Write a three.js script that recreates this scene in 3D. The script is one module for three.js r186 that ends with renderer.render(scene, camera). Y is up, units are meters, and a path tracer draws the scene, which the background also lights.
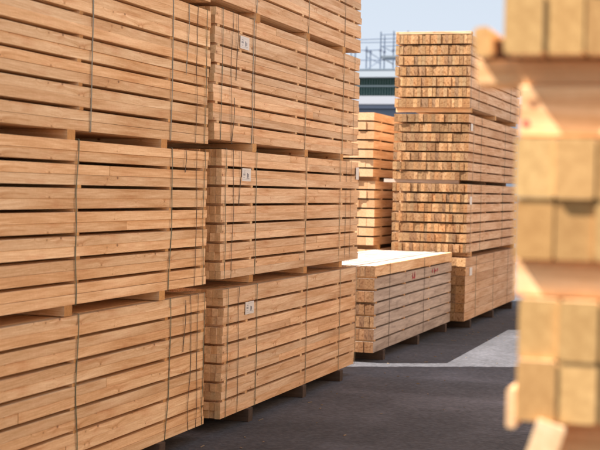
import * as THREE from 'three';
import { mergeGeometries } from 'three/addons/utils/BufferGeometryUtils.js';

// ---------------------------------------------------------------- camera, sky, sun, exposure
const scene = new THREE.Scene();
const EYE = new THREE.Vector3(0, 1.67, 0);
const camera = new THREE.PerspectiveCamera(2 * Math.atan(225 / 1400) * 180 / Math.PI, 4 / 3, 0.1, 2000);
camera.position.copy(EYE);
camera.quaternion.setFromRotationMatrix(new THREE.Matrix4().makeBasis(
  new THREE.Vector3(0.95276, 0.02268, -0.30288), new THREE.Vector3(-0.0292, 0.99943, -0.01702), new THREE.Vector3(0.30232, 0.02506, 0.95288)));
camera.focus = 10;
camera.userData.fStop = 3.9;
scene.add(camera);

const renderer = new THREE.WebGLRenderer({ antialias: true });
renderer.setSize(1024, 768);
renderer.toneMapping = THREE.LinearToneMapping;
renderer.toneMappingExposure = 2.65;
renderer.shadowMap.enabled = true;

const SUN = new THREE.Vector3(-0.70, 1.0, 0.37).normalize();
{
  const W = 512, H = 256, d = new Float32Array(W * H * 4);
  const mix = (a, b, t) => a + (b - a) * t;
  for (let r = 0; r < H; r++) {
    const el = ((r + 0.5) / H - 0.5) * Math.PI, y = Math.sin(el), ce = Math.cos(el);
    for (let c = 0; c < W; c++) {
      const az = ((c + 0.5) / W - 0.5) * 2 * Math.PI, x = Math.cos(az) * ce, z = Math.sin(az) * ce;
      const cs = Math.max(0, x * SUN.x + y * SUN.y + z * SUN.z), halo = 0.16 * Math.pow(cs, 6);
      const t = Math.pow(Math.max(0, y), 0.55);
      let R = mix(0.325, 0.150, t), G = mix(0.352, 0.190, t), B = mix(0.386, 0.252, t);
      if (y < 0) { const k = Math.min(1, -y * 6); R = mix(R, 0.10, k); G = mix(G, 0.097, k); B = mix(B, 0.092, k); }
      const o = (r * W + c) * 4;
      d[o] = R + halo; d[o + 1] = G + halo * 0.97; d[o + 2] = B + halo * 0.92; d[o + 3] = 1;
    }
  }
  const sky = new THREE.DataTexture(d, W, H, THREE.RGBAFormat, THREE.FloatType);
  sky.mapping = THREE.EquirectangularReflectionMapping; sky.magFilter = THREE.LinearFilter; sky.needsUpdate = true;
  scene.background = sky; scene.environment = sky;
}
const sun = new THREE.DirectionalLight(new THREE.Color().setRGB(1, 0.945, 0.87), 5.0);
sun.position.copy(SUN).multiplyScalar(60).add(new THREE.Vector3(-3, 0, -12));
sun.target.position.set(-3, 0, -12);
sun.castShadow = true;
Object.assign(sun.shadow.camera, { left: -25, right: 25, top: 25, bottom: -25, near: 1, far: 140 });
sun.shadow.mapSize.set(4096, 4096); sun.shadow.radius = 1;
scene.add(sun, sun.target);

// ---------------------------------------------------------------- helpers
function rng(seed) { let a = seed >>> 0; return () => { a = (a + 0x6D2B79F5) >>> 0; let t = a; t = Math.imul(t ^ (t >>> 15), t | 1); t ^= t + Math.imul(t ^ (t >>> 7), t | 61); return ((t ^ (t >>> 14)) >>> 0) / 4294967296; }; }
const R0 = rng(77);
const rr = (a, b, r = R0) => a + (b - a) * r();
const lerp = (a, b, t) => a + (b - a) * t, clamp = (x, a = 0, b = 1) => Math.min(b, Math.max(a, x));
// tileable value noise: px, py are the periods in cells
function noiseGen(seed, px, py) {
  const r = rng(seed), g = new Float32Array(px * py); for (let i = 0; i < g.length; i++) g[i] = r();
  return (u, v) => { // u, v in 0..1
    let x = u * px, y = v * py; let xi = Math.floor(x), yi = Math.floor(y); let fx = x - xi, fy = y - yi;
    fx = fx * fx * (3 - 2 * fx); fy = fy * fy * (3 - 2 * fy);
    const x0 = ((xi % px) + px) % px, x1 = (x0 + 1) % px, y0 = ((yi % py) + py) % py, y1 = (y0 + 1) % py;
    return lerp(lerp(g[y0 * px + x0], g[y0 * px + x1], fx), lerp(g[y1 * px + x0], g[y1 * px + x1], fx), fy);
  };
}
function dataTex(w, h, fn, srgb) {
  const d = new Uint8Array(w * h * 4), c = [0, 0, 0];
  for (let y = 0; y < h; y++) for (let x = 0; x < w; x++) { fn(x / w, y / h, c, x, y); const o = (y * w + x) * 4; for (let k = 0; k < 3; k++) d[o + k] = clamp(c[k], 0, 1) * 255; d[o + 3] = 255; }
  const t = new THREE.DataTexture(d, w, h, THREE.RGBAFormat); t.wrapS = t.wrapT = THREE.RepeatWrapping; t.magFilter = THREE.LinearFilter; t.minFilter = THREE.LinearMipmapLinearFilter;
  if (srgb) t.colorSpace = THREE.SRGBColorSpace; t.needsUpdate = true; return t;
}
// long grain, one sheet stands for 4 m x 0.5 m of sawn softwood
function longGrain(seed, weathered) {
  const r = rng(seed), knots = [];
  for (let i = 0; i < (weathered ? 24 : 30); i++) knots.push([r(), r(), lerp(0.003, 0.009, r()), r() < 0.6 ? 0.35 : 0.75]);
  const a = noiseGen(seed + 1, 12, 40), b = noiseGen(seed + 2, 40, 190), c = noiseGen(seed + 3, 90, 480), e = noiseGen(seed + 4, 9, 8), f = noiseGen(seed + 5, 420, 60), st = noiseGen(seed + 6, 30, 16), wv = noiseGen(seed + 7, 7, 5);
  return dataTex(2048, 512, (u, v, o) => {
    let dv = (wv(u, v) - 0.5) * 0.06, dark = 0, halo = 0;
    for (const k of knots) {
      let du = u - k[0]; du -= Math.round(du); let dw = v - k[1]; dw -= Math.round(dw);
      const X = du * 4, Y = dw * 0.5; if (Math.abs(X) > 0.14 || Math.abs(Y) > 0.06) continue;
      const q = (X * X) / (k[2] * k[2] * 1.9) + (Y * Y) / (k[2] * k[2]);
      dark = Math.max(dark, clamp(1.35 - q) * k[3]); halo = Math.max(halo, Math.exp(-q * 0.28) * 0.5);
      dv += Math.sign(Y) * 0.035 * Math.exp(-Math.abs(X) / 0.045) * Math.exp(-Math.abs(Y) / 0.025);
    }
    const vv = v + dv, g = 0.42 * a(u, vv) + 0.33 * b(u, vv) + 0.25 * c(u, vv), lo = e(u, v), fine = f(u, v);
    let t = (g - 0.5) * 1.25 + (lo - 0.5) * 0.5 + (fine - 0.5) * 0.14;
    const stain = clamp((st(u, v) - 0.64) * 3);
    let R, G, B;
    if (!weathered) { R = 0.865 + t * 0.16; G = 0.715 + t * 0.22; B = 0.545 + t * 0.25; R -= halo * 0.05; G -= halo * 0.09; B -= halo * 0.11; R -= stain * 0.025; G -= stain * 0.05; B -= stain * 0.05; }
    else { R = 0.735 + t * 0.17; G = 0.665 + t * 0.18; B = 0.605 + t * 0.18; R -= stain * 0.08; G -= stain * 0.08; B -= stain * 0.07; }
    o[0] = lerp(R, 0.42, dark * 0.85); o[1] = lerp(G, 0.27, dark * 0.85); o[2] = lerp(B, 0.17, dark * 0.85);
  }, true);
}
// end grain, 8 x 8 cells, each cell stands for 0.14 m x 0.14 m
function endGrain(seed, aged) {
  const r = rng(seed), cells = [];
  for (let i = 0; i < 64; i++) {
    const far = r() < 0.65, ang = r() * 6.283;
    cells.push({ x: far ? 0.07 + Math.cos(ang) * lerp(0.06, 0.2, r()) : lerp(0.04, 0.1, r()), y: far ? 0.07 + Math.sin(ang) * lerp(0.06, 0.2, r()) : lerp(0.04, 0.1, r()),
      s: lerp(0.0032, 0.0065, r()), tone: lerp(-1, 1, r()), red: r(), cr: [r() * 6.283, r() * 6.283, r() * 6.283], gray: r() < (aged ? 0.34 : 0) ? r() : 0 });
  }
  const n1 = noiseGen(seed + 1, 96, 96), n2 = noiseGen(seed + 2, 300, 300), n3 = noiseGen(seed + 3, 40, 40);
  return dataTex(1024, 1024, (u, v, o) => {
    const ci = Math.floor(u * 8), cj = Math.floor(v * 8), c = cells[cj * 8 + ci], x = (u * 8 - ci) * 0.14, y = (v * 8 - cj) * 0.14;
    const dx = x - c.x, dy = y - c.y, rad = Math.hypot(dx, dy) * (1 + (n3(u, v) - 0.5) * 0.16), an = Math.atan2(dy, dx);
    const ph = (rad / c.s) % 1, ring = Math.pow(ph, 3) - 0.25;
    let crack = 0; if (aged) for (const k of c.cr) { let da = an - k - (n1(u, v) - 0.5) * 0.12; da -= Math.round(da / 6.2832) * 6.2832; crack = Math.max(crack, clamp(1 - Math.abs(da) * rad / 0.0014) * clamp(rad / 0.02) * clamp((0.1 - rad) / 0.03)); }
    const m = n1(u, v) - 0.5, f = n2(u, v) - 0.5, w = aged ? 1 : 0.55;
    let t = c.tone * 0.075 - ring * 0.13 + m * 0.13 * w + f * 0.09 * w;
    const blot = aged ? clamp((n3(u * 1.7 + 0.3, v * 1.7) - 0.62) * 4) * 0.16 : 0; t -= blot;
    let R = 0.79 + t * 0.95, G = 0.635 + t, B = 0.44 + t * 0.95;
    if (c.gray) { const k = c.gray * 0.5, l = (R + G + B) / 3 - 0.05; R = lerp(R, l, k); G = lerp(G, l * 0.97, k); B = lerp(B, l * 0.92, k); }
    G -= c.red * 0.03; B -= c.red * 0.03;
    o[0] = R * (1 - crack * 0.3); o[1] = G * (1 - crack * 0.35); o[2] = B * (1 - crack * 0.35);
  }, true);
}
const T = { fresh: longGrain(11, false), old: longGrain(31, true), endFresh: endGrain(51, false), endAged: endGrain(71, true) };

const std = (c, o = {}) => new THREE.MeshStandardMaterial({ color: new THREE.Color().setRGB(...c), roughness: 0.85, metalness: 0, ...o });
function tints(map, base, spread, n, seed, rough = 0.8) {
  const r = rng(seed), out = [];
  for (let i = 0; i < n; i++) {
    const b = 1 + (r() - 0.5) * 2 * spread, w = (r() - 0.5) * 2 * spread;
    out.push(std([base[0] * b, base[1] * b * (1 - w * 0.28), base[2] * b * (1 - w * 0.6)], { map, roughness: rough, bumpMap: map, bumpScale: 0.0008 }));
  }
  return out;
}
const M = {
  fresh: tints(T.fresh, [1.07, 1.04, 1.00], 0.14, 16, 5),
  back: tints(T.fresh, [0.94, 0.93, 1.0], 0.10, 10, 6),
  pink: tints(T.fresh, [1.05, 1.05, 1.10], 0.13, 14, 25),
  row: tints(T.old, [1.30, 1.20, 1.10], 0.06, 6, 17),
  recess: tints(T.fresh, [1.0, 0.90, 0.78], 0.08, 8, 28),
  top: tints(T.old, [1.02, 1.06, 1.12], 0.14, 6, 18),
  pale: tints(T.fresh, [1.0, 1.0, 1.0], 0.06, 6, 7),
  old: tints(T.old, [1.05, 1.03, 1.0], 0.14, 10, 8, 0.9),
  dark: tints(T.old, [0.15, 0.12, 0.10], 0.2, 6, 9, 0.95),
  endFresh: tints(T.endFresh, [0.95, 0.84, 0.66], 0.10, 10, 10, 0.9),
  endYellow: tints(T.endFresh, [0.80, 0.74, 0.57], 0.06, 8, 14, 0.9),
  endAged: tints(T.endAged, [0.74, 0.69, 0.68], 0.22, 18, 12, 0.95),
  endOld: tints(T.endAged, [0.46, 0.40, 0.40], 0.07, 10, 13, 0.95),
  endBrown: tints(T.endAged, [0.62, 0.55, 0.52], 0.34, 20, 22, 0.95),
  endLight: tints(T.endFresh, [1.18, 1.28, 1.45], 0.14, 10, 23, 0.9),
  endCream: tints(T.endFresh, [0.95, 0.96, 1.12], 0.08, 8, 24, 0.9),
  strapGreen: std([0.085, 0.105, 0.06], { roughness: 0.5 }),
  strapGrey: std([0.20, 0.21, 0.17], { roughness: 0.5 }),
  strapBrown: std([0.07, 0.05, 0.03], { roughness: 0.6 }),
  strapTan: std([0.30, 0.24, 0.14], { roughness: 0.6 }),
  steel: std([0.13, 0.17, 0.24], { roughness: 0.5, metalness: 0.2 }),
};
const pick = (a, r = R0) => a[Math.floor(r() * a.length)];
const numbers = {};
function numbered(n) { const k = numbers[n] = (numbers[n] ?? -1) + 1; return k ? n + '_' + String(k).padStart(3, '0') : n; }
function thing(name, label, category, group, p = [0, 0, 0], turn = 0) {
  const o = new THREE.Group(); o.name = numbered(name); o.position.set(...p); o.rotation.y = turn; scene.add(o);
  o.userData = { label, category }; if (group) o.userData.group = group; return o;
}
function part(name, geo, mat, parent, p, kind) {
  const m = new THREE.Mesh(geo, mat); m.name = name; m.castShadow = m.receiveShadow = true; if (p) m.position.set(...p);
  if (kind) m.userData.kind = kind; parent.add(m); return m;
}
function structure(name, geo, mat) { const m = new THREE.Mesh(geo, mat); m.name = name; m.receiveShadow = m.castShadow = true; m.userData.kind = 'structure'; scene.add(m); return m; }

// plank: x -w/2..w/2, y 0..h, z -len..0, long edges chamfered; group 0 long grain, group 1 end grain
const plankCache = new Map();
function plank(w, h, len, variant, ch = 0.0009) {
  const key = [w.toFixed(4), h.toFixed(4), len.toFixed(3), variant, ch].join();
  if (plankCache.has(key)) return plankCache.get(key);
  const r = rng(variant * 7919 + 13), X = w / 2;
  const pr = [[-X + ch, 0], [X - ch, 0], [X, ch], [X, h - ch], [X - ch, h], [-X + ch, h], [-X, h - ch], [-X, ch]];
  const P = [], N = [], U = [], I = []; const u0 = r(), v0 = r(); let s = 0;
  for (let i = 0; i < 8; i++) {
    const a = pr[i], b = pr[(i + 1) % 8], l = Math.hypot(b[0] - a[0], b[1] - a[1]), nx = (b[1] - a[1]) / l, ny = -(b[0] - a[0]) / l, o = P.length / 3;
    for (const [q, t] of [[a, s], [b, s + l]]) for (const z of [0, -len]) { P.push(q[0], q[1], z); N.push(nx, ny, 0); U.push(u0 + z / 4, v0 + t / 0.5); }
    I.push(o, o + 1, o + 2, o + 2, o + 1, o + 3); s += l;
  }
  const sideCount = I.length, cell = [Math.floor(r() * 8), Math.floor(r() * 8)], ox = Math.max(0, 0.136 - w) * r() + 0.002, oy = Math.max(0, 0.136 - h) * r() + 0.002, fx = Math.min(1, 0.136 / w), fy = Math.min(1, 0.136 / h);
  for (const [z, nz] of [[0, 1], [-len, -1]]) {
    const o = P.length / 3;
    for (const q of pr) { P.push(q[0], q[1], z); N.push(0, 0, nz); U.push((cell[0] + (ox + (q[0] + X) * fx) / 0.14) / 8, (cell[1] + (oy + q[1] * fy) / 0.14) / 8); }
    for (let i = 1; i < 7; i++) nz > 0 ? I.push(o, o + i, o + i + 1) : I.push(o, o + i + 1, o + i);
  }
  const g = new THREE.BufferGeometry();
  g.setAttribute('position', new THREE.Float32BufferAttribute(P, 3)); g.setAttribute('normal', new THREE.Float32BufferAttribute(N, 3)); g.setAttribute('uv', new THREE.Float32BufferAttribute(U, 2)); g.setIndex(I);
  g.addGroup(0, sideCount, 0); g.addGroup(sideCount, I.length - sideCount, 1);
  plankCache.set(key, g); return g;
}
// lateral beam: a plank turned to run along x, centred on x = 0
const beamCache = new Map();
function beam(len, h, w, variant, ch = 0.003) {
  const key = [len, h, w, variant].join(); if (beamCache.has(key)) return beamCache.get(key);
  const g = plank(w, h, len, variant, ch).clone().rotateY(-Math.PI / 2).translate(-len / 2, 0, 0); beamCache.set(key, g); return g;
}
// flat band following points [x, y, z] with outward normals, wide along z
function band(pts, nor, w, t, closed) {
  const P = [], I = [], n = pts.length;
  for (let i = 0; i < n; i++) {
    const [x, y, z] = pts[i], [a, b] = nor[i];
    P.push(x, y, z - w / 2, x, y, z + w / 2, x + a * t, y + b * t, z + w / 2 - t * 0.3, x + a * t, y + b * t, z - w / 2 + t * 0.3);
  }
  for (let i = 0; i < (closed ? n : n - 1); i++) { const a = i * 4, b = ((i + 1) % n) * 4; for (let k = 0; k < 4; k++) { const k2 = (k + 1) % 4; I.push(a + k, a + k2, b + k, a + k2, b + k2, b + k); } }
  if (!closed) { I.push(0, 1, 2, 0, 2, 3); const e = (n - 1) * 4; I.push(e, e + 2, e + 1, e, e + 3, e + 2); }
  const g0 = new THREE.BufferGeometry(); g0.setAttribute('position', new THREE.Float32BufferAttribute(P, 3)); g0.setIndex(I);
  const g = g0.toNonIndexed(); g.computeVertexNormals(); return g;
}
function strapLoop(W, H, z, r, { w: w0 = 0.012, t = 0.0016, sway = 0.006, lean = 0, off = 0.0045 } = {}) {
  const w = w0 * 0.8, pts = [], nor = [], X = W / 2 + off, Y = H + off, k1 = rr(2, 5, r), p1 = rr(0, 6, r), k2 = rr(7, 13, r), p2 = rr(0, 6, r);
  pts.push([-X, Y, z]); nor.push([-0.7, 0.7]); pts.push([0, Y, z]); nor.push([0, 1]); pts.push([X - 0.004, Y, z]); nor.push([0.3, 0.95]);
  const n = 16;
  for (let i = 0; i <= n; i++) { const f = i / n, e = Math.sin(f * Math.PI); pts.push([X + (i && i < n ? 0.0008 : 0), Y - 0.004 - f * (H + off - 0.006), z + lean * f + sway * e * (Math.sin(f * k1 + p1) + 0.35 * Math.sin(f * k2 + p2))]); nor.push([1, 0]); }
  pts.push([X - 0.004, -off, z + lean]); nor.push([0.3, -0.95]); pts.push([0, -off, z + lean * 0.5]); nor.push([0, -1]); pts.push([-X, -off, z]); nor.push([-0.7, -0.7]);
  return band(pts, nor, w, t, true);
}
function strapTail(W, y0, y1, z, r, w = 0.008) {
  const pts = [], nor = []; const sw = rr(-0.03, 0.03, r);
  for (let i = 0; i <= 10; i++) { const f = i / 10; pts.push([W / 2 + 0.007 + 0.004 * Math.sin(f * 5), lerp(y0, y1, f), z + sw * f * f]); nor.push([1, 0]); }
  return band(pts, nor, w, 0.0016, false);
}

// ---------------------------------------------------------------- a strapped pack of sawn timber
// x1: right face, z1: front face, y0: underside of the bearers
let packSeed = 100;
function timberPack(o) {
  const r = rng(packSeed += 17), W = o.W, L = o.L, at = (d) => zf - (o.fromEnd ? L - d : d), rows = o.rows ?? 2, bh = o.bh, gap = o.gap ?? 0.02, layers = o.layers ?? 7, cols = Math.max(1, Math.round(W / o.bw)), bw = W / cols, seam = 0.0002;
  const g = thing(o.name ?? 'timber_pack', o.label, 'timber pack', o.group, [o.x1 - W / 2, o.y0, o.z1 - L / 2], o.turn ?? 0);
  const lh = rows * bh + (rows - 1) * seam, pitch = lh + gap, zf = L / 2, by = o.bearer ?? 0.06;
  const side = o.side ?? M.fresh, end = o.end ?? M.endFresh, hidden = [];
  for (let l = 0; l < layers; l++) {
    const ly = by + l * pitch, S = o.sideAt?.(l) ?? side, E = o.endAt?.(l) ?? end, lz = rr(-1, 1, r) * (o.ragLayer ?? 0.012), lx = rr(-1, 1, r) * (o.ragX ?? 0.003);
    const dropped = o.dropCols?.(l) ?? 0;
    for (let q = 0; q < rows; q++) for (let c = 0; c < cols; c++) {
      const outer = c === cols - 1, x = -W / 2 + (c + 0.5) * bw + lx + (outer ? rr(-0.0035, 0.0035, r) : 0), y = ly + q * (bh + seam);
      const shown = outer || c >= cols - (o.showCols ?? 1) || (o.showTop && l === layers - 1 && q === rows - 1);
      const z = zf + lz + rr(-1, 1, r) * (o.rag ?? 0.008), len = L - 0.02 + rr(-0.01, 0.01, r);
      if (!shown) { const b = new THREE.BoxGeometry(bw - 0.001, bh, len).translate(x, y + bh / 2, z - len / 2); hidden.push(b); continue; }
      const v = Math.floor(r() * 8), ph = bh - rr(0, 0.0012, r) - (o.topMat && !outer && l === layers - 1 ? rr(0, 0.006, r) : 0), pw = bw - rr(0.0004, 0.0018, r) - (o.topMat && l === layers - 1 ? 0.003 : 0), mats = [pick(!outer && o.topMat && l === layers - 1 && q === rows - 1 ? o.topMat : S, r), pick(E, r)];
      if (outer && r() < (o.split ?? 0.22)) { // two shorter pieces butted end to end
        const cut = Math.round(L * rr(0.3, 0.7, r) * 4) / 4;
        part('plank', plank(bw - 0.001, bh - 0.0006, cut - 0.003, v), mats, g, [x, y, z]);
        part('plank', plank(bw - 0.001, bh - 0.0006, L - 0.02 - cut, (v + 3) % 8), [pick(S, r), mats[1]], g, [x + rr(-0.002, 0.002, r), y, z - cut]);
      } else { const m = part('plank', plank(Math.round(pw * 2000) / 2000, Math.round(ph * 2000) / 2000, Math.round(len * 50) / 50, v, o.ch), mats, g, [x, y, z]); if (outer) { m.rotation.y = rr(-0.0011, 0.0011, r); m.rotation.x = rr(-0.0003, 0.0003, r); } }
    }
    if (l) for (const d of o.stickers ?? []) {
      const h = gap - 0.001; if (h < 0.006) continue;
      part('sticker', beam(Math.round((W - 0.004) * 100) / 100, Math.round(h * 10000) / 10000, 0.045, Math.floor(r() * 6), 0.0015), [pick(side, r), pick(end, r)], g, [rr(-0.006, 0.004, r), ly - gap + 0.0005, at(d) + rr(-0.02, 0.02, r)]);
    }
  }
  for (const d of o.bearers ?? [0.3, L - 0.3]) {
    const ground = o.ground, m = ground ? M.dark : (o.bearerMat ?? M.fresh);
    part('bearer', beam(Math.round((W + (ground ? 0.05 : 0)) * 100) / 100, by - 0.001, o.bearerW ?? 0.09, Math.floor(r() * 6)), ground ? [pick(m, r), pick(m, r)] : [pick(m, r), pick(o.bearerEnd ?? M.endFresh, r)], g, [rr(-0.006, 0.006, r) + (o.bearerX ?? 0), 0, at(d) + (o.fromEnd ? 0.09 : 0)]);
  }
  const top = by + layers * pitch - gap;
  for (const s of o.straps ?? []) { const m = part('strap', strapLoop(W, top - by + 0.002, at(s.d), r, s), s.m ?? M.strapGreen, g, [0, by, 0]); }
  for (const s of o.tails ?? []) part('strap_tail', strapTail(W, by + s.a, by + s.b, at(s.d), r), s.m ?? M.strapBrown, g);
  if (hidden.length) part('inner_planks', mergeGeometries(hidden), side[0], g, null, 'stuff');
  g.userData.top = undefined; delete g.userData.top;
  return { g, W, L, top, zf, by, pitch, lh };
}
// white paper tag stapled to the side of a pack
function tagTexture(seed) {
  const c = document.createElement('canvas'); c.width = 256; c.height = 128; const x = c.getContext('2d'), r = rng(seed);
  x.fillStyle = '#e9e8e4'; x.fillRect(0, 0, 256, 128);
  x.fillStyle = '#a2a4a8'; const h = () => Math.floor(r() * 12);
  x.fillRect(30 + h(), 34, 54, 7); x.fillRect(30 + h(), 52, 60, 20); x.fillRect(34, 84 + h(), 44, 6);
  x.fillStyle = '#666a78'; x.fillRect(138 + h(), 36 + h(), 22, 48); x.fillRect(166 + h(), 54, 22, 36); x.fillRect(130, 98, 76 + h(), 4);
  x.fillStyle = '#c4c4c3'; for (let i = 0; i < 5; i++) x.fillRect(18 + r() * 150, 12 + r() * 8 + i * 2, 60, 2); x.fillRect(18, 110, 200, 3);
  const t = new THREE.CanvasTexture(c); t.colorSpace = THREE.SRGBColorSpace; return t;
}
const tagMat = [1, 2, 3].map((s) => std([0.92, 0.92, 0.92], { map: tagTexture(s), roughness: 0.6 })), paper = std([0.78, 0.77, 0.74], { roughness: 0.7 });
function paperTag(p, y, d, w = 0.24, h = 0.095, i = 0) {
  const geo = new THREE.BoxGeometry(0.0016, h, w), m = [tagMat[i], paper, paper, paper, paper, paper];
  return part('paper_label', geo, m, p.g, [p.W / 2 + 0.0062, y, p.zf - d]);
}

// ---------------------------------------------------------------- ground
{
  const n1 = noiseGen(201, 6, 6), n2 = noiseGen(202, 24, 24), n3 = noiseGen(203, 120, 120), n4 = noiseGen(204, 700, 700), n5 = noiseGen(205, 14, 40);
  const map = dataTex(2048, 2048, (u, v, o) => {
    const t = (n1(u, v) - 0.5) * 0.10 + (n2(u, v) - 0.5) * 0.065 + (n3(u, v) - 0.5) * 0.035 + (n4(u, v) - 0.5) * 0.10, dust = clamp((n5(u, v) * 0.6 + n2(u + 0.4, v) * 0.4 - 0.68) * 4) * 0.09;
    const lane = (c, w) => { let q = u - c; q -= Math.round(q); return Math.exp(-((q * 16) ** 2) / (w * w)); }, tr = (lane(-1.75 / 16, 0.16) + 0.8 * lane(-2.55 / 16, 0.12) + 0.7 * lane(-1.2 / 16, 0.1)) * (0.3 + n2(u * 1.0, v) * 0.9) * 0.045;
    const b = 0.312 + t + dust + tr; o[0] = b * 0.975; o[1] = b * 0.965; o[2] = b * 1.02;
  }, true);
  map.repeat.set(1 / 16, 1 / 16);
  const b1 = noiseGen(211, 128, 128), b2 = noiseGen(212, 40, 40);
  const bump = dataTex(512, 512, (u, v, o) => { o[0] = o[1] = o[2] = b1(u, v) * 0.7 + b2(u, v) * 0.3; });
  bump.repeat.set(1 / 1.3, 1 / 1.3);
  const g = new THREE.PlaneGeometry(900, 900).rotateX(-Math.PI / 2), p = g.attributes.position, uv = g.attributes.uv;
  for (let i = 0; i < p.count; i++) uv.setXY(i, p.getX(i), p.getZ(i));
  structure('asphalt_ground', g, std([1, 1, 1], { map, bumpMap: bump, bumpScale: 0.002, roughness: 0.9 }));
}

{
  const r = rng(909), list = [];
  for (let i = 0; i < 110; i++) {
    const z = rr(-21, -7, r), edge = r() < 0.65, x = edge ? -3.3 + Math.abs(rr(-1, 1, r) * rr(0, 1, r)) * 1.1 : rr(-3.2, -0.5, r), l = rr(0.006, 0.03, r) * (r() < 0.08 ? 2.5 : 1);
    list.push(new THREE.BoxGeometry(l, rr(0.002, 0.006, r), rr(0.004, 0.011, r)).rotateY(rr(0, 3.14, r)).rotateX(rr(-0.08, 0.08, r)).translate(x, 0.004, z));
  }
  const m = new THREE.Mesh(mergeGeometries(list), std([0.27, 0.2, 0.13])); m.name = 'wood_chips'; m.castShadow = m.receiveShadow = true; m.userData = { label: 'small wood chips and splinters scattered on the asphalt along the stacks', category: 'wood chips', kind: 'stuff' }; scene.add(m);
}

// ---------------------------------------------------------------- left row, nearest stack (runs out of the frame on the left)
const G1 = 'packs of the nearest left stack', G2 = 'packs of the tall stack with paper labels';
const sg = M.strapGreen, sy = M.strapGrey, sb = M.strapBrown, stn = M.strapTan;
const near = { fromEnd: true, W: 1.02, L: 4.0, bw: 0.06, bh: 0.0545, gap: 0.018, x1: -3.39, group: G1, stickers: [0.07, 0.66, 1.9, 3.1], bearers: [0.66, 1.9, 3.2] };
timberPack({ ...near, y0: 0, bearer: 0.1, z1: -4.665, ground: true, label: 'bottom pack of the nearest left stack, resting on dark bearers on the asphalt',
  straps: [{ d: 1.88, m: sg, sway: 0.02 }, { d: 0.62, m: sg, sway: 0.03, lean: 0.05 }, { d: 0.29, m: sb, w: 0.008, sway: 0.03 }, { d: 0.16, m: sb, w: 0.007, sway: 0.02 }, { d: 0.05, m: sg, w: 0.01, sway: 0.02 }], tails: [{ d: 0.38, a: 0.85, b: 0.52 }] });
timberPack({ ...near, y0: 0.976, bearer: 0.058, z1: -4.650, x1: -3.385, label: 'middle pack of the nearest left stack, level with the eye',
  straps: [{ d: 1.91, m: sg, sway: 0.025 }, { d: 0.64, m: sg, sway: 0.025, lean: 0.02 }, { d: 0.23, m: sb, w: 0.007, sway: 0.02 }, { d: 0.08, m: sg, w: 0.009, sway: 0.02 }], tails: [{ d: 0.42, a: 0.87, b: 0.73 }] });
timberPack({ ...near, y0: 1.905, bearer: 0.056, z1: -4.665, x1: -3.395, label: 'third pack up of the nearest left stack, filling the upper left corner',
  straps: [{ d: 1.77, m: sy, w: 0.013, sway: 0.006 }, { d: 0.66, m: sy, w: 0.013, sway: 0.01 }, { d: 0.25, m: sb, w: 0.007, sway: 0.02 }, { d: 0.09, m: sg, w: 0.009, sway: 0.01 }], tails: [{ d: 0.41, a: 0.87, b: 0.42, m: sy }] });
timberPack({ ...near, y0: 2.834, bearer: 0.058, z1: -4.650, label: 'topmost pack of the nearest left stack, only its lowest edge in view', straps: [{ d: 1.8, m: sg }] });

// ---------------------------------------------------------------- left row, second stack, with the paper labels
const tall = { W: 1.02, L: 3.4, bw: 0.0408, bh: 0.0555, gap: 0.0172, x1: -3.37, group: G2, showCols: 5, side: M.pink, end: M.endLight, stickers: [0.06, 0.5, 1.79, 2.83, 3.3], bearers: [0.5, 1.79, 2.85], rag: 0.012 };
let p = timberPack({ ...tall, y0: 0, bearer: 0.096, z1: -8.91, L: 3.45, bearers: [0.55, 1.84, 2.9], x1: -3.362, ground: true, label: 'bottom pack of the tall labelled stack, paper label near its left end',
  straps: [{ d: 0.080, m: sg, w: 0.009, sway: 0.012 }, { d: 0.300, m: sb, w: 0.008, sway: 0.02 }, { d: 0.680, m: sg, w: 0.012, sway: 0.012 }, { d: 1.900, m: stn, w: 0.014, sway: 0.006 }, { d: 2.880, m: stn, w: 0.012, sway: 0.006 }, { d: 3.410, m: stn, w: 0.012, sway: 0.004 }] });
paperTag(p, 0.82, 0.52, 0.18, 0.088, 0);
p = timberPack({ ...tall, y0: 1.0, bearer: 0.052, z1: -8.86, L: 3.53, bearers: [0.63, 1.92, 2.98], stickers: [0.08, 0.62, 1.92, 2.96, 3.42], x1: -3.372, label: 'second pack up of the tall labelled stack, its label level with the eye',
  straps: [{ d: 0.070, m: sg, w: 0.009, sway: 0.012 }, { d: 0.200, m: sb, w: 0.008, sway: 0.02 }, { d: 0.690, m: sg, w: 0.012, sway: 0.01 }, { d: 1.900, m: stn, w: 0.014, sway: 0.006 }, { d: 2.890, m: stn, w: 0.012, sway: 0.008 }, { d: 3.080, m: sb, w: 0.007, sway: 0.008 }, { d: 3.230, m: sb, w: 0.006, sway: 0.008 }], tails: [{ d: 0.350, a: 0.88, b: 0.5 }] });
paperTag(p, 0.768, 0.47, 0.18, 0.09, 1);
part('paper_label', new THREE.BoxGeometry(0.0016, 0.11, 0.10), paper, p.g, [p.W / 2 + 0.0062, 0.83, p.zf - 3.44]);
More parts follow.
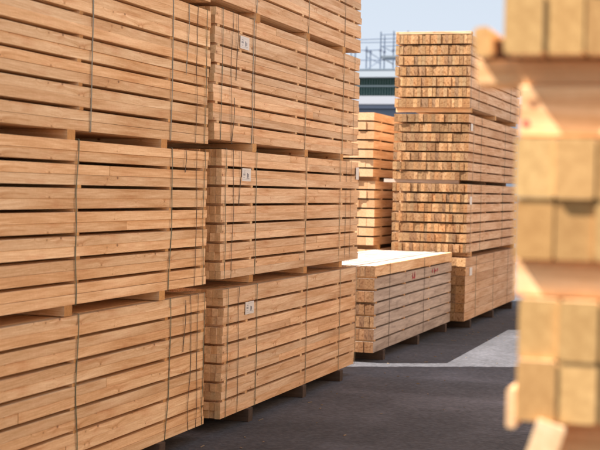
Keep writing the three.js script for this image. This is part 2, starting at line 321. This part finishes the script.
p = timberPack({ ...tall, y0: 1.935, bearer: 0.06, z1: -8.705, L: 3.675, x1: -3.38, bearers: [0.805, 2.055, 3.105], label: 'third pack up of the tall labelled stack, its label near the top of the photo', split: 0.15,
  straps: [{ d: 0.120, m: sg, w: 0.009, sway: 0.01 }, { d: 0.325, m: sb, w: 0.007, sway: 0.03 }, { d: 0.745, m: sy, w: 0.014, sway: 0.006 }, { d: 0.785, m: sb, w: 0.006, sway: 0.006 }, { d: 2.015, m: stn, w: 0.014, sway: 0.006 }, { d: 3.105, m: stn, w: 0.014, sway: 0.006 }, { d: 3.455, m: sb, w: 0.006, sway: 0.01 }], tails: [{ d: 0.405, a: 0.88, b: 0.42 }, { d: 0.365, a: 0.3, b: -0.02 }] });
paperTag(p, 0.755, 0.555, 0.18, 0.088, 2);
timberPack({ ...tall, y0: 2.868, bearer: 0.062, z1: -8.8, L: 3.56, x1: -3.376, bearers: [0.72, 1.95, 3.0], label: 'topmost pack of the tall labelled stack, cut by the top edge of the photo',
  straps: [{ d: 0.69, m: sy, w: 0.014, sway: 0.006 }, { d: 1.94, m: stn, w: 0.014, sway: 0.006 }, { d: 3.0, m: sb, w: 0.01, sway: 0.006 }] });

// ---------------------------------------------------------------- low weathered pack in the gap, pale on top
{
  const q = timberPack({ W: 1.0, L: 3.76, topMat: M.top, bw: 0.05, rows: 1, bh: 0.1055, gap: 0.018, y0: 0, bearer: 0.1, ground: true, x1: -3.405, z1: -13.17, showCols: 7, showTop: true, rag: 0.004, ragLayer: 0.01, split: 0.3,
    sideAt: (l) => l === 6 ? M.fresh : M.old, endAt: (l) => M.endOld, stickers: [0.08, 1.3, 2.5, 3.65], bearers: [0.35, 1.9, 3.4],
    label: 'low weathered grey brown timber pack with pale sunlit top and red paint marks', straps: [{ d: 0.6, m: sb, w: 0.01 }, { d: 2.2, m: sb, w: 0.01 }] });
  const red = std([0.50, 0.05, 0.07], { roughness: 0.8 }), blob = (w, h, seed) => {
    const r = rng(seed), s = new THREE.Shape(), n = 14; for (let i = 0; i < n; i++) { const a = i / n * 6.283, k = rr(0.55, 1, r); s[i ? 'lineTo' : 'moveTo'](Math.cos(a) * w * k, Math.sin(a) * h * k); }
    return new THREE.ExtrudeGeometry(s, { depth: 0.0006, bevelEnabled: false }).rotateY(Math.PI / 2);
  };
  const L5 = 0.1 + 5 * q.pitch; // second layer from the top
  for (const [d, y, w, h, s] of [[1.62, 0.045, 0.018, 0.045, 1], [1.72, 0.05, 0.02, 0.05, 2], [1.67, 0.03, 0.05, 0.012, 3], [2.62, 0.06, 0.02, 0.035, 4], [2.75, 0.055, 0.02, 0.045, 5], [2.9, 0.06, 0.022, 0.03, 6], [2.78, 0.05, 0.09, 0.01, 7]])
    part('paint_mark', blob(w, h, s), red, q.g, [q.W / 2 + 0.0062, L5 + y, q.zf - d]);
}

// ---------------------------------------------------------------- far stack, end grain towards the camera
const GB = 'packs of the far stack seen end on';
const far = { x1: -3.245, W: 0.945, L: 4.0, group: GB, side: M.back, end: M.endAged, rows: 1, rag: 0.007, ragLayer: 0.009, stickers: [0.4, 1.3, 2.5, 3.7], split: 0 };
p = timberPack({ ...far, y0: 0, bearer: 0.1, ground: true, z1: -16.98, bh: 0.1085, bw: 0.117, gap: 0.003, showCols: 8, bearers: [0.3, 1.9, 3.5], label: 'bottom pack of the far stack, square timbers packed tight without gaps',
  straps: [{ d: 0.7, m: sg, w: 0.012 }, { d: 2.0, m: sb, w: 0.01 }, { d: 3.2, m: sb, w: 0.01 }] });
part('paper_label', new THREE.BoxGeometry(0.0016, 0.1, 0.17), paper, p.g, [p.W / 2 + 0.0066, 0.70, p.zf - 0.33]);
p = timberPack({ ...far, y0: 0.885, bearer: 0.06, z1: -16.99, bh: 0.101, bw: 0.0445, gap: 0.0225, showCols: 22, end: M.endBrown, label: 'second pack up of the far stack, many narrow board ends, just behind the low pack',
  straps: [{ d: 0.22, m: sy, w: 0.01 }, { d: 0.9, m: sg, w: 0.012 }, { d: 2.6, m: sg, w: 0.012 }] });
part('paper_label', new THREE.BoxGeometry(0.0016, 0.1, 0.14), paper, p.g, [p.W / 2 + 0.0066, 0.70, p.zf - 0.2]);
p = timberPack({ ...far, y0: 1.79, bearer: 0.045, z1: -16.98, bh: 0.098, bw: 0.052, gap: 0.0205, showCols: 18, end: M.endBrown, bearerX: -0.12, bearerMat: M.old, bearerEnd: M.endOld, bearers: [0.1, 1.9, 3.6], label: 'third pack up of the far stack, on grey bearers sticking out to the left',
  straps: [{ d: 0.3, m: sy, w: 0.01 }, { d: 0.85, m: sg, w: 0.012 }, { d: 2.7, m: sg, w: 0.012 }] });
part('paper_label', new THREE.BoxGeometry(0.0016, 0.09, 0.12), paper, p.g, [p.W / 2 + 0.0066, 0.70, p.zf - 0.16]);
p = timberPack({ ...far, y0: 2.67, bearer: 0.058, z1: -17.0, x1: -3.25, bh: 0.1092, bw: 0.0475, gap: 0.0215, showCols: 20, showTop: true, bearers: [0.12, 1.9, 3.6], bearerMat: M.pale, label: 'topmost pack of the far stack, sunlit top edge against the sky',
  straps: [{ d: 0.06, m: sy, w: 0.01 }, { d: 0.6, m: sy, w: 0.01 }, { d: 3.1, m: sg, w: 0.012 }] });
for (const [i, d] of [0.06, 1.4, 2.7, 3.8].entries()) part('top_board', beam(0.95, 0.032, 0.12, i), [M.pale[i], M.pale[i + 1]], p.g, [0, p.top + 0.007, p.zf - d]);

// ---------------------------------------------------------------- yellow sunlit stack in the gap further back
const GY = 'packs of the sunlit yellow stack in the gap';
const yel = { x1: -4.53, W: 0.95, L: 3.6, group: GY, rows: 1, bh: 0.1, bw: 0.105, gap: 0.0205, z1: -17.4, end: M.endCream, side: M.back, showCols: 9, showTop: true, stickers: [0.4, 1.2, 2.4, 3.2], split: 0, rag: 0.012 };
timberPack({ ...yel, y0: 0, bearer: 0.1, ground: true, bearers: [0.3, 1.8, 3.3], label: 'bottom pack of the sunlit yellow stack, almost hidden behind the low pack' });
timberPack({ ...yel, y0: 0.925, bearer: 0.055, z1: -17.42, label: 'middle pack of the sunlit yellow stack, in the gap above the low pack' });
timberPack({ ...yel, y0: 1.8, bearer: 0.06, x1: -4.55, z1: -17.38, label: 'top pack of the sunlit yellow stack, below the green building' });

// ---------------------------------------------------------------- blurred stack close to the camera on the right
{
  const GF = 'packs of the blurred stack close on the right', Z = -2.4, L = 3.0, cols = 7, bw = 0.068, bh = 0.1045;
  const fg = { x1: -0.376 + cols * bw, W: cols * bw, L, bw, bh, rows: 2, layers: 1, z1: Z, group: GF, end: M.endYellow, side: M.fresh, showCols: 9, split: 0, rag: 0.006, ragLayer: 0.002, ragX: 0.001, ch: 0.0045, bearerMat: M.recess, bearerW: 0.07 };
  const lv = [[0, 0.1], [0.31, 0.06], [0.581, 0.062], [0.853, 0.06], ];
  lv.forEach(([y, b], i) => timberPack({ ...fg, y0: y, bearer: b, ground: i === 0, bearers: [0.065, 1.5, 2.9], label: ['lowest pack of the blurred right stack, standing on the ground', 'second pack from the ground in the blurred right stack', 'third pack from the ground in the blurred right stack', 'fourth pack from the ground in the blurred right stack'][i] }));
  const low = timberPack({ ...fg, y0: 1.122, bearer: 0.162, bearerX: 0.05, bearers: [0.09, 1.5, 2.9], x1: fg.x1 + 0.012, label: 'blurred timber pack at the lower right, over the bottom edge of the photo' });
  part('batten', plank(0.017, 0.068, 0.6, 2, 0.003), [M.pale[1], M.pale[3]], low.g, [-low.W / 2 - 0.0095, 0.146, low.zf - 0.004]);
  timberPack({ ...fg, y0: 1.4945, bearer: 0.066, bearers: [0.065, 1.5, 2.9], label: 'blurred timber pack at the right edge, level with the eye' });
  timberPack({ ...fg, x1: fg.x1 - 0.026, y0: 1.9085, bearer: 0.002, bearers: [], label: 'blurred timber pack at the upper right corner, cut by the top edge' });
  const red = std([0.85, 0.05, 0.05], { roughness: 0.7 }), W = fg.W, X0 = -0.379;
  [[-2.484, 'near spacer beam with a red dot in the recess of the blurred stack'], [-3.9, 'middle spacer beam inside the blurred stack, under the upper pack'], [-5.3, 'rear spacer beam inside the blurred stack, under the upper pack']].forEach(([z, label], i) => {
    const t = thing('spacer_beam', label, 'beam', null, [X0 + W / 2, 1.7725, z]);
    part('beam', beam(W, 0.088, 0.08, i, 0.003), [M.recess[i], M.endFresh[i]], t);
    if (!i) part('paint_mark', new THREE.CylinderGeometry(0.0065, 0.0065, 0.001, 16).rotateX(Math.PI / 2), red, t, [-W / 2 + 0.012, 0.022, 0.0404]);
  });
  [[-2.51, 'flat bearer sticking out to the left under the blurred upper right pack'], [-3.88, 'middle flat bearer inside the blurred stack'], [-5.25, 'rear flat bearer inside the blurred stack']].forEach(([z, label], i) => {
    const w = W + (i ? 0 : 0.08), t = thing('flat_bearer', label, 'bearer', null, [X0 + W - w / 2, 1.8615, z]);
    part('bearer', beam(w, 0.046, 0.1, i + 2, 0.004), [M.recess[i + 4], M.endFresh[i + 3]], t);
  });
  const t = thing('wood_offcut', 'blurred offcut of wood lying on the jutting bearer end at upper right', 'offcut', null, [-0.441, 1.908, -2.43]);
  part('offcut', plank(0.03, 0.052, 0.3, 3, 0.006), [M.pale[0], M.endYellow[1]], t, [0, 0.002, 0]).rotation.z = 0.12;
  part('dark_piece', plank(0.05, 0.034, 0.28, 5, 0.003), [M.dark[1], std([0.10, 0.045, 0.02])], t, [0.034, 0, -0.035]);
  const u = thing('leaning_board', 'short pale board hanging askew below the lower right pack', 'board', null, [-0.347, 1.135, -2.383]);
  part('board', plank(0.05, 0.155, 0.018, 1, 0.003), [M.pale[1], M.pale[4]], u).rotation.z = -0.3;
}

// ---------------------------------------------------------------- the row along the right side of the aisle, whose sunlit faces look at the left row
for (const [i, z] of [-5.75, -9.95, -14.2, -18.4].entries()) for (let k = 0; k < 4; k++)
  timberPack({ name: 'timber_pack', label: 'sunlit timber pack in the row beyond the blurred right stack', group: 'packs of the row beyond the blurred right stack', x1: 0.66, W: 1.0, L: 3.9, turn: Math.PI, z1: z, y0: k * 0.932, bearer: k ? 0.058 : 0.1, ground: !k,
    side: M.row, bw: 0.1, bh: 0.11, rows: 1, gap: 0.0185, showCols: 1, stickers: [0.1, 1.9, 3.8], bearers: [0.5, 1.9, 3.3], straps: [{ d: 0.6, m: sg }, { d: 3.2, m: sg }] });

// ---------------------------------------------------------------- building and scaffold far behind the gap
{
  const b = thing('yard_building', 'pale building with dark green barred band, far behind the stacks', 'building', null, [-19, 0, -74]);
  const bx = (w, h, d) => new THREE.BoxGeometry(w, h, d);
  part('wall', bx(24, 5.9, 8), std([0.16, 0.19, 0.24]), b, [0, 2.95, 0]);
  part('ledge', bx(24.4, 0.42, 8.5), std([0.42, 0.43, 0.47]), b, [0, 6.37, 0]);
  part('lower_ledge', bx(24.2, 0.2, 8.3), std([0.24, 0.27, 0.34]), b, [0, 6.04, 0]);
  part('green_panel', bx(23.6, 0.5, 7.6), std([0.015, 0.055, 0.045]), b, [0, 6.831, 0]);
  part('green_panel', bx(23.6, 0.38, 7.6), std([0.03, 0.075, 0.05]), b, [0, 7.33, 0]);
  part('rail', bx(24, 0.06, 0.06), std([0.4, 0.48, 0.48]), b, [0, 7.11, 3.93]);
  const bar = bx(0.022, 0.94, 0.03), bm = std([0.2, 0.28, 0.27]);
  for (let i = 0; i < 44; i++) part('bar', bar, bm, b, [-3 + i * 0.14, 7.05, 3.93]);
  part('roof_slab', bx(24.6, 0.36, 8.7), std([0.40, 0.44, 0.48]), b, [0, 7.72, 0]);
  part('roof_edge', bx(24.6, 0.06, 8.74), std([0.2, 0.25, 0.3]), b, [0, 7.93, 0]);

  const s = thing('scaffold', 'grey tube scaffold standing on the far building against the sky', 'scaffold', null, [-18.2, 7.96, -70.2]);
  const tube = (a, c, rad = 0.028) => { const A = new THREE.Vector3(...a), C = new THREE.Vector3(...c), d = C.clone().sub(A), g = new THREE.CylinderGeometry(rad, rad, d.length(), 8); g.applyQuaternion(new THREE.Quaternion().setFromUnitVectors(new THREE.Vector3(0, 1, 0), d.clone().normalize())); g.translate(...A.add(C).multiplyScalar(0.5).toArray()); return g; };
  const ps = [[-1.5, 1.2], [-0.68, 1.2], [0.07, 1.95], [0.75, 1.98], [1.5, 1.98]];
  for (const z of [0, -0.8]) for (const [x, h] of ps) { part('post', tube([x, 0, z], [x, h + (z ? -0.12 : 0), z], 0.034), M.steel, s); part('coupler', bx(0.12, 0.1, 0.12), std([0.1, 0.12, 0.18]), s, [x, Math.min(1.0, h - 0.2), z]); }
  for (const [a, c] of [[[-1.5, 1.55, 0], [1.6, 1.62, 0]], [[0.07, 1.8, 0], [1.6, 1.84, 0]], [[-1.5, 1.0, 0], [0.07, 1.02, 0]], [[0.07, 1.2, 0], [1.5, 1.25, 0]], [[-1.5, 1.5, -0.8], [1.6, 1.5, -0.8]], [[-1.5, 0.5, 0], [1.5, 0.5, 0]]]) part('ledger', tube(a, c, 0.026), M.steel, s);
  for (const [a, c] of [[[-0.68, 0.98, 0], [0.1, 0.52, 0]], [[-0.68, 0.66, 0], [0.1, 0.3, 0]], [[0.1, 1.22, 0], [0.75, 0.9, 0]], [[-0.68, 0.0, 0], [0.07, 0.5, 0]]]) part('brace', tube(a, c, 0.022), M.steel, s);
  part('deck', bx(1.6, 0.11, 0.9), std([0.16, 0.19, 0.22]), s, [0.92, 0.66, -0.4]);
  const br = tube([0.12, 0.62, 0.05], [0.75, 0.3, 0.05], 0.03); part('bracket', br, std([0.1, 0.12, 0.15]), s);
}

renderer.render(scene, camera);
